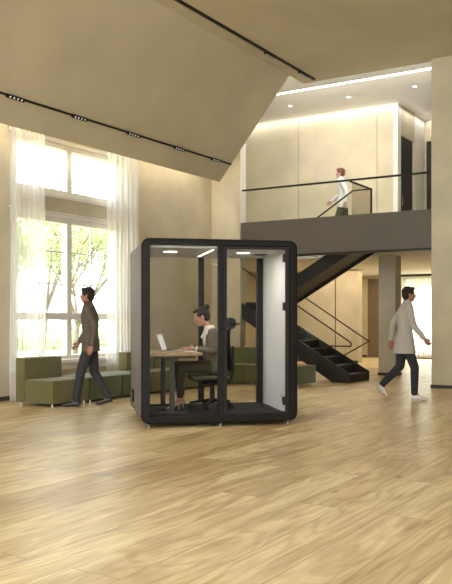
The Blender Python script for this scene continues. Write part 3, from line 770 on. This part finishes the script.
def standing(label, loc, rz, J, M, k=1.0, coat=.0):
    """J: joints in the person's own frame (x forward, y left, z up)"""
    root = thing('person', label, 'person', loc, rz)
    hp, chs, nk, hd = V(J['hip']), V(J['chest']), V(J['neck']), V(J['head'])
    fd = V((1, 0, 0)); lt = V((0, 1, 0))
    sh = {s: nk + V((-.01, .185*s, -.055)) for s in (1, -1)}
    hips = {s: hp + V((0, .085*s, -.02)) for s in (1, -1)}
    b = MB()
    sections(b, [(hp + V((0, 0, -.10)), fd, lt, .085, .13), (hp, fd, lt, .095, .155), (hp.lerp(chs, .45), fd, lt, .085, .125), (chs, fd, lt, .105, .155), (chs.lerp(nk, .6), fd, lt, .09, .15), (nk, fd, lt, .055, .07)])
    b.cone(nk - V((0, 0, .03)), .060, hd + V((-.01, 0, -.07)), .052)
    hf, hl, hu = frame_of(J.get('face', (1, 0, -.04)), (0, 0, 1))
    P, R3 = head_prims(b, hd, hf, hl, hu, k)
    for s in (1, -1):
        el, wr = V(J['elbow'][s]), V(J['wrist'][s])
        b.cone(sh[s], .045, el, .036); b.cone(el, .036, wr, .025)
        hand(b, wr, (wr-el).normalized() + V((.12, 0, 0)), V((0, s, .1)), V((1, 0, 0)), 1.0, 16)
        kn, an = V(J['knee'][s]), V(J['ankle'][s])
        b.cone(hips[s], .080, kn, .054); b.cone(kn, .052, an, .036)
        b.cone(an, .036, V(J['toe'][s]).lerp(an, .35) - V((0, 0, .02)), .028)
    body = remesh(b, 'body', M['skin'], root, .0075, 2)
    eyes(P, R3, body, k)
    hair_short(P, R3, M['hair'], root, k)
    # top
    t = MB(); e = .022
    zl = -.13 - coat
    sections(t, [(hp + V((0, 0, zl)), fd, lt, .135+coat*.5, .19+coat*.3), (hp, fd, lt, .128+coat*.2, .182), (hp.lerp(chs, .45), fd, lt, .112, .160), (chs, fd, lt, .130, .185), (chs.lerp(nk, .55), fd, lt, .112, .185), (nk + V((0, 0, .0)), fd, lt, .078, .10), (nk + V((0, 0, .03)), fd, lt, .066, .072)])
    for s in (1, -1):
        el, wr = V(J['elbow'][s]), V(J['wrist'][s])
        t.cone(sh[s], .068, el, .054); t.cone(el, .054, el.lerp(wr, .93), .040)
    remesh(t, M.get('topname', 'jacket'), M['top'], root, .010, 3)
    # collar
    c = MB(); sections(c, [(nk + V((.0, 0, .0)), fd, lt, .074, .085), (nk + V((.005, 0, .045)), fd, lt, .066, .068), (nk + V((.008, 0, .062)), fd, lt, .060, .060)])
    remesh(c, 'collar', M['collar'], root, .008, 1)
    q = MB()
    sections(q, [(hp + V((0, 0, -.16)), fd, lt, .10, .14), (hp, fd, lt, .112, .165), (hp + V((0, 0, .06)), fd, lt, .10, .145)])
    for s in (1, -1):
        kn, an = V(J['knee'][s]), V(J['ankle'][s])
        q.cone(hips[s] - V((0, 0, .02)), .098, kn, .070); q.cone(kn, .070, an.lerp(kn, .04), .055)
    remesh(q, 'trousers', M['leg'], root, .010, 3)
    for s in (1, -1): shoe(root, J['heel'][s], J['toe'][s], M['shoe'])
    return root

# man in brown jacket, walking to the left in front of the window sofa (about 1.76 m)
J = dict(hip=(0, 0, .94), chest=(.01, 0, 1.28), neck=(.03, 0, 1.49), head=(.055, 0, 1.635),
         elbow={1: (-.10, .25, 1.16), -1: (.07, -.25, 1.16)}, wrist={1: (-.06, .26, .91), -1: (.21, -.24, .94)},
         knee={1: (.13, .09, .51), -1: (-.04, -.09, .50)}, ankle={1: (.20, .08, .09), -1: (-.26, -.08, .13)},
         heel={1: (.15, .08, .005), -1: (-.31, -.08, .06)}, toe={1: (.42, .09, .005), -1: (-.07, -.09, .008)})
standing('man in a grey-brown jacket walking past the green sofa in front of the window', (-7.93, 8.93, 0), math.radians(212), J,
         dict(skin=SKIN2, hair=HAIR_D, top=JACK, collar=MAROON, leg=CHAR, shoe=BSHOE))
# man in light grey, walking to the right by the pillar (about 1.81 m)
J = dict(hip=(0, 0, .95), chest=(.015, 0, 1.30), neck=(.04, 0, 1.52), head=(.075, 0, 1.675),
         elbow={1: (-.13, .25, 1.20), -1: (.08, -.25, 1.19)}, wrist={1: (-.16, .26, .95), -1: (.25, -.24, .98)},
         knee={1: (-.05, .09, .53), -1: (.14, -.09, .52)}, ankle={1: (-.34, .08, .24), -1: (.14, -.08, .10)},
         heel={1: (-.42, .08, .20), -1: (.09, -.08, .005)}, toe={1: (-.27, .09, .03), -1: (.36, -.09, .005)})
standing('man in a long light grey top walking on the right by the pillar', (-4.33, 12.28, 0), math.radians(32), J,
         dict(skin=SKIN2, hair=HAIR_D, top=LIGHTG, collar=LIGHTG, leg=NAVY, shoe=WSHOE, topname='sweater'), k=1.03, coat=.08)
# man in white shirt on the mezzanine
J = dict(hip=(0, 0, .93), chest=(.02, 0, 1.27), neck=(.04, 0, 1.48), head=(.07, 0, 1.63),
         elbow={1: (-.12, .25, 1.17), -1: (.12, -.25, 1.16)}, wrist={1: (-.10, .26, .92), -1: (.30, -.22, 1.0)},
         knee={1: (.14, .09, .51), -1: (-.06, -.09, .50)}, ankle={1: (.18, .08, .09), -1: (-.30, -.08, .14)},
         heel={1: (.13, .08, .005), -1: (-.35, -.08, .07)}, toe={1: (.40, .09, .005), -1: (-.11, -.09, .008)})
standing('man in a white shirt and olive trousers walking along the mezzanine behind the railing', (-7.68, 17.52, 3.1), math.radians(196), J,
         dict(skin=SKIN, hair=HAIR_R, top=WSHIRT, collar=WSHIRT, leg=OLIVT, shoe=BSHOE, topname='shirt'))

# seated woman in the pod; her own frame: x forward = towards the laptop, y = her left (camera side)
def seated_woman():
    root = thing('person', 'woman with dark hair in a bun typing at the desk inside the pod', 'person', in_pod(1.03, 1.02), RZP + PI)
    fd = V((1, 0, 0)); lt = V((0, 1, 0))
    hp = V((.0, 0, .535)); wa = V((-.03, 0, .72)); chs = V((-.005, 0, .88)); nk = V((.045, 0, 1.055)); hd = V((.150, 0, 1.205))
    tilt = V((.10, 0, 1)).normalized(); tf = V((1, 0, -.10)).normalized()
    sh = {s: V((.015, .165*s, .995)) for s in (1, -1)}
    el = {1: V((.03, .215, .755)), -1: V((.06, -.215, .765))}
    wr = {1: V((.265, .15, .792)), -1: V((.29, -.13, .797))}
    hips = {s: hp + V((.02, .085*s, 0)) for s in (1, -1)}
    kn = {1: V((.445, .11, .545)), -1: V((.445, -.09, .555))}
    an = {1: V((.45, .13, .150)), -1: V((.40, -.07, .155))}
    toe = {1: V((.63, .15, .006)), -1: V((.54, -.07, .006))}
    heel = {1: V((.445, .13, .075)), -1: V((.36, -.07, .075))}
    b = MB()
    sections(b, [(hp + V((0, 0, -.06)), fd, lt, .10, .14), (hp + V((0, 0, .02)), fd, lt, .10, .155), (wa, tf, lt, .080, .115), (chs, tf, lt, .098, .135), (chs.lerp(nk, .6), tf, lt, .070, .12), (nk, tf, lt, .045, .06)])
    b.cone(nk + V((-.01, 0, -.02)), .050, hd + V((-.035, 0, -.055)), .042)
    hf, hl, hu = frame_of((1, 0, -.38), (0, 0, 1))
    P, R3 = head_prims(b, hd, hf, hl, hu, 1.02, True)
    for s in (1, -1):
        b.cone(sh[s], .032, el[s], .029); b.cone(el[s], .031, wr[s], .020)
        hand(b, wr[s], V((1, -.12*s, -.02)), V((0, 0, 1)), V((0, -s, 0)), .92, 14)
        b.cone(hips[s], .078, kn[s], .050); b.cone(kn[s], .050, an[s], .031)
        b.cone(an[s], .030, heel[s] + V((.02, 0, .0)), .024); b.cone(an[s], .028, heel[s].lerp(toe[s], .62) + V((0, 0, .015)), .020)
    body = remesh(b, 'body', SKIN, root, .0060, 2)
    eyes(P, R3, body, 1.02)
    k = 1.02
    h = MB()
    h.ell(P(-.030, 0, .036), .094*k, .080*k, .086*k, R3); h.ell(P(-.052, 0, -.005), .062*k, .074*k, .080*k, R3)
    h.ell(P(.030, 0, .086), .050*k, .056*k, .026*k, R3)
    for s in (-1, 1): h.ell(P(.010, .066*s, .040), .045*k, .014*k, .036*k, R3)
    h.cone(P(-.075, 0, .07), .028*k, P(-.095, 0, .085), .030*k)
    hr = remesh(h, 'hair', HAIR_D, root, .006, 1)
    bn = MB(); bn.ell(P(-.104, 0, .088), .047*k, .047*k, .040*k, R3); bn.ell(P(-.116, .01, .098), .034*k, .036*k, .030*k, R3)
    remesh(bn, 'hair_bun', HAIR_D, hr, .006, 1)
    MB().ell(P(-.002, .078, -.045), .004, .004, .006, R3, 8, 6).build('earring', CHROME, body)
    # blouse (white), visible at the collar and the open front
    t = MB()
    sections(t, [(hp + V((.0, 0, .06)), fd, lt, .09, .12), (wa + V((.010, 0, 0)), tf, lt, .090, .10), (chs + V((.014, 0, 0)), tf, lt, .118, .12), (chs.lerp(nk, .6) + V((.014, 0, 0)), tf, lt, .092, .11), (nk, tf, lt, .064, .080), (nk + V((.016, 0, .032)), tf, lt, .056, .060)])
    remesh(t, 'blouse', BLOUSE, root, .008, 2)
    # jacket: torso shell left open down the front + sleeves
    t = MB()
    def js(c, a, w, off): return (c + V((off, 0, 0)), tf, lt, a, w)
    sections(t, [js(hp + V((0, 0, -.045)), .112, .185, -.02), js(hp + V((0, 0, .04)), .112, .178, -.018), js(wa, .096, .142, -.012), js(chs, .112, .165, -.012), js(chs.lerp(nk, .5), .092, .172, -.014), js(nk + V((0, 0, -.012)), .062, .10, -.016)])
    for s in (1, -1):
        t.cone(sh[s], .064, el[s], .053); t.cone(el[s], .047, el[s].lerp(wr[s], .84), .034)
        t.cone(V((.07, .085*s, .95)), .035, V((.075, .075*s, .66)), .042)
    remesh(t, 'jacket', TAUPE, root, .008, 2)
    c = MB()
    for s in (1, -1):
        c.cone(nk + V((-.045, .035*s, .020)), .022, nk + V((.015, .075*s, -.005)), .024); c.cone(nk + V((.015, .075*s, -.005)), .024, nk + V((.085, .040*s, -.12)), .020)
        c.cone(nk + V((-.05, .02*s, .015)), .022, nk + V((-.045, .085*s, -.035)), .022)
    remesh(c, 'collar', BLOUSE, root, .007, 1)
    for s in (1, -1):
        c = MB(); a = el[s].lerp(wr[s], .82); z = el[s].lerp(wr[s], .92); c.cone(a, .035, z, .034, 16, False); c.build('cuff', BLOUSE, root, smooth=True)
    q = MB()
    sections(q, [(hp + V((0, 0, -.075)), fd, lt, .115, .165), (hp + V((0, 0, .0)), fd, lt, .118, .168), (hp + V((-.01, 0, .09)), fd, lt, .098, .14)])
    for s in (1, -1):
        q.cone(hips[s], .088, kn[s], .066); q.cone(kn[s], .066, an[s].lerp(kn[s], .08), .044)
    remesh(q, 'trousers', TROU, root, .009, 3)
    for s in (1, -1): shoe(root, heel[s], toe[s], HEEL, True)
    return root
seated_woman()

# ================================================================ OUTSIDE
struct('ground', MB().box(-90, -9.95, -40, 90, -.35, -.3), LAWN, 'pale lawn outside the window')
struct('ground', MB().box(-9.9, 60, 25.35, 90, -.35, -.3), LAWN, 'pale lawn outside the far window')
def tree(label, loc, h, spread, nleaf, seed, group):
    rnd = random.Random(seed)
    o = thing('tree', label, 'tree', loc, 0, group)
    t = MB(); tips = []
    def grow(p, d, L, r, lev):
        q = p + d*L; t.cone(p, r, q, r*.68, 7, False)
        if lev >= 2: tips.append((p.lerp(q, .5), L)); tips.append((q, L))
        if lev == 4: return
        for _ in range(3):
            nd = (d + V((rnd.uniform(-1, 1), rnd.uniform(-1, 1), rnd.uniform(-.35, .6)))*spread).normalized()
            grow(q, nd, L*rnd.uniform(.66, .86), r*.62, lev+1)
    grow(V((0, 0, 0)), V((.05, .08, 1)).normalized(), h*.26, .10, 0)
    t.build('trunk', BARK, o, smooth=True)
    b = bmesh.new()
    for _ in range(nleaf):
        c, L = tips[rnd.randrange(len(tips))]
        c = c + V((rnd.gauss(0, .22), rnd.gauss(0, .22), rnd.gauss(0, .18))); s = rnd.uniform(.035, .075)
        a = V((rnd.gauss(0, 1), rnd.gauss(0, 1), rnd.gauss(0, 1))).normalized(); e = a.orthogonal().normalized()*s; g = a.cross(e).normalized()*s*.5
        b.faces.new([b.verts.new(x) for x in (c-e, c+g, c+e, c-g)])
    m = MB(); m.bm.free(); m.bm = b; m.build('foliage', LEAF, o)
    return o
tree('light green tree outside, filling the left panes of the tall window', (-15.2, 12.6, -.3), 5.6, .85, 5600, 3, 'trees outside the window')
tree('light green tree outside, seen through the middle of the tall window', (-19.0, 19.0, -.3), 7.4, .85, 5600, 11, 'trees outside the window')
tree('pale green tree outside, seen through the right panes of the tall window', (-16.2, 17.5, -.3), 5.2, .85, 3600, 21, 'trees outside the window')
tree('green tree outside the far ground floor window', (-8.8, 30.5, -.3), 5.0, .75, 4200, 5, 'trees outside the window')
hb = bmesh.new(); rnd = random.Random(2)
for _ in range(9000):
    y = rnd.uniform(14, 60); c = V((-30 + rnd.gauss(0, .8), y, -.3 + abs(rnd.gauss(0, .55)) + .3*math.sin(y))); s = rnd.uniform(.08, .16)
    a = V((rnd.gauss(0, 1), rnd.gauss(0, 1), rnd.gauss(0, 1))).normalized(); e = a.orthogonal().normalized()*s; g = a.cross(e).normalized()*s*.6
    hb.faces.new([hb.verts.new(x) for x in (c-e, c+g, c+e, c-g)])
m = MB(); m.bm.free(); m.bm = hb
o = m.build('hedge', LEAF2); tag(o, 'low hedge far beyond the lawn outside the window', 'hedge', kind='stuff')
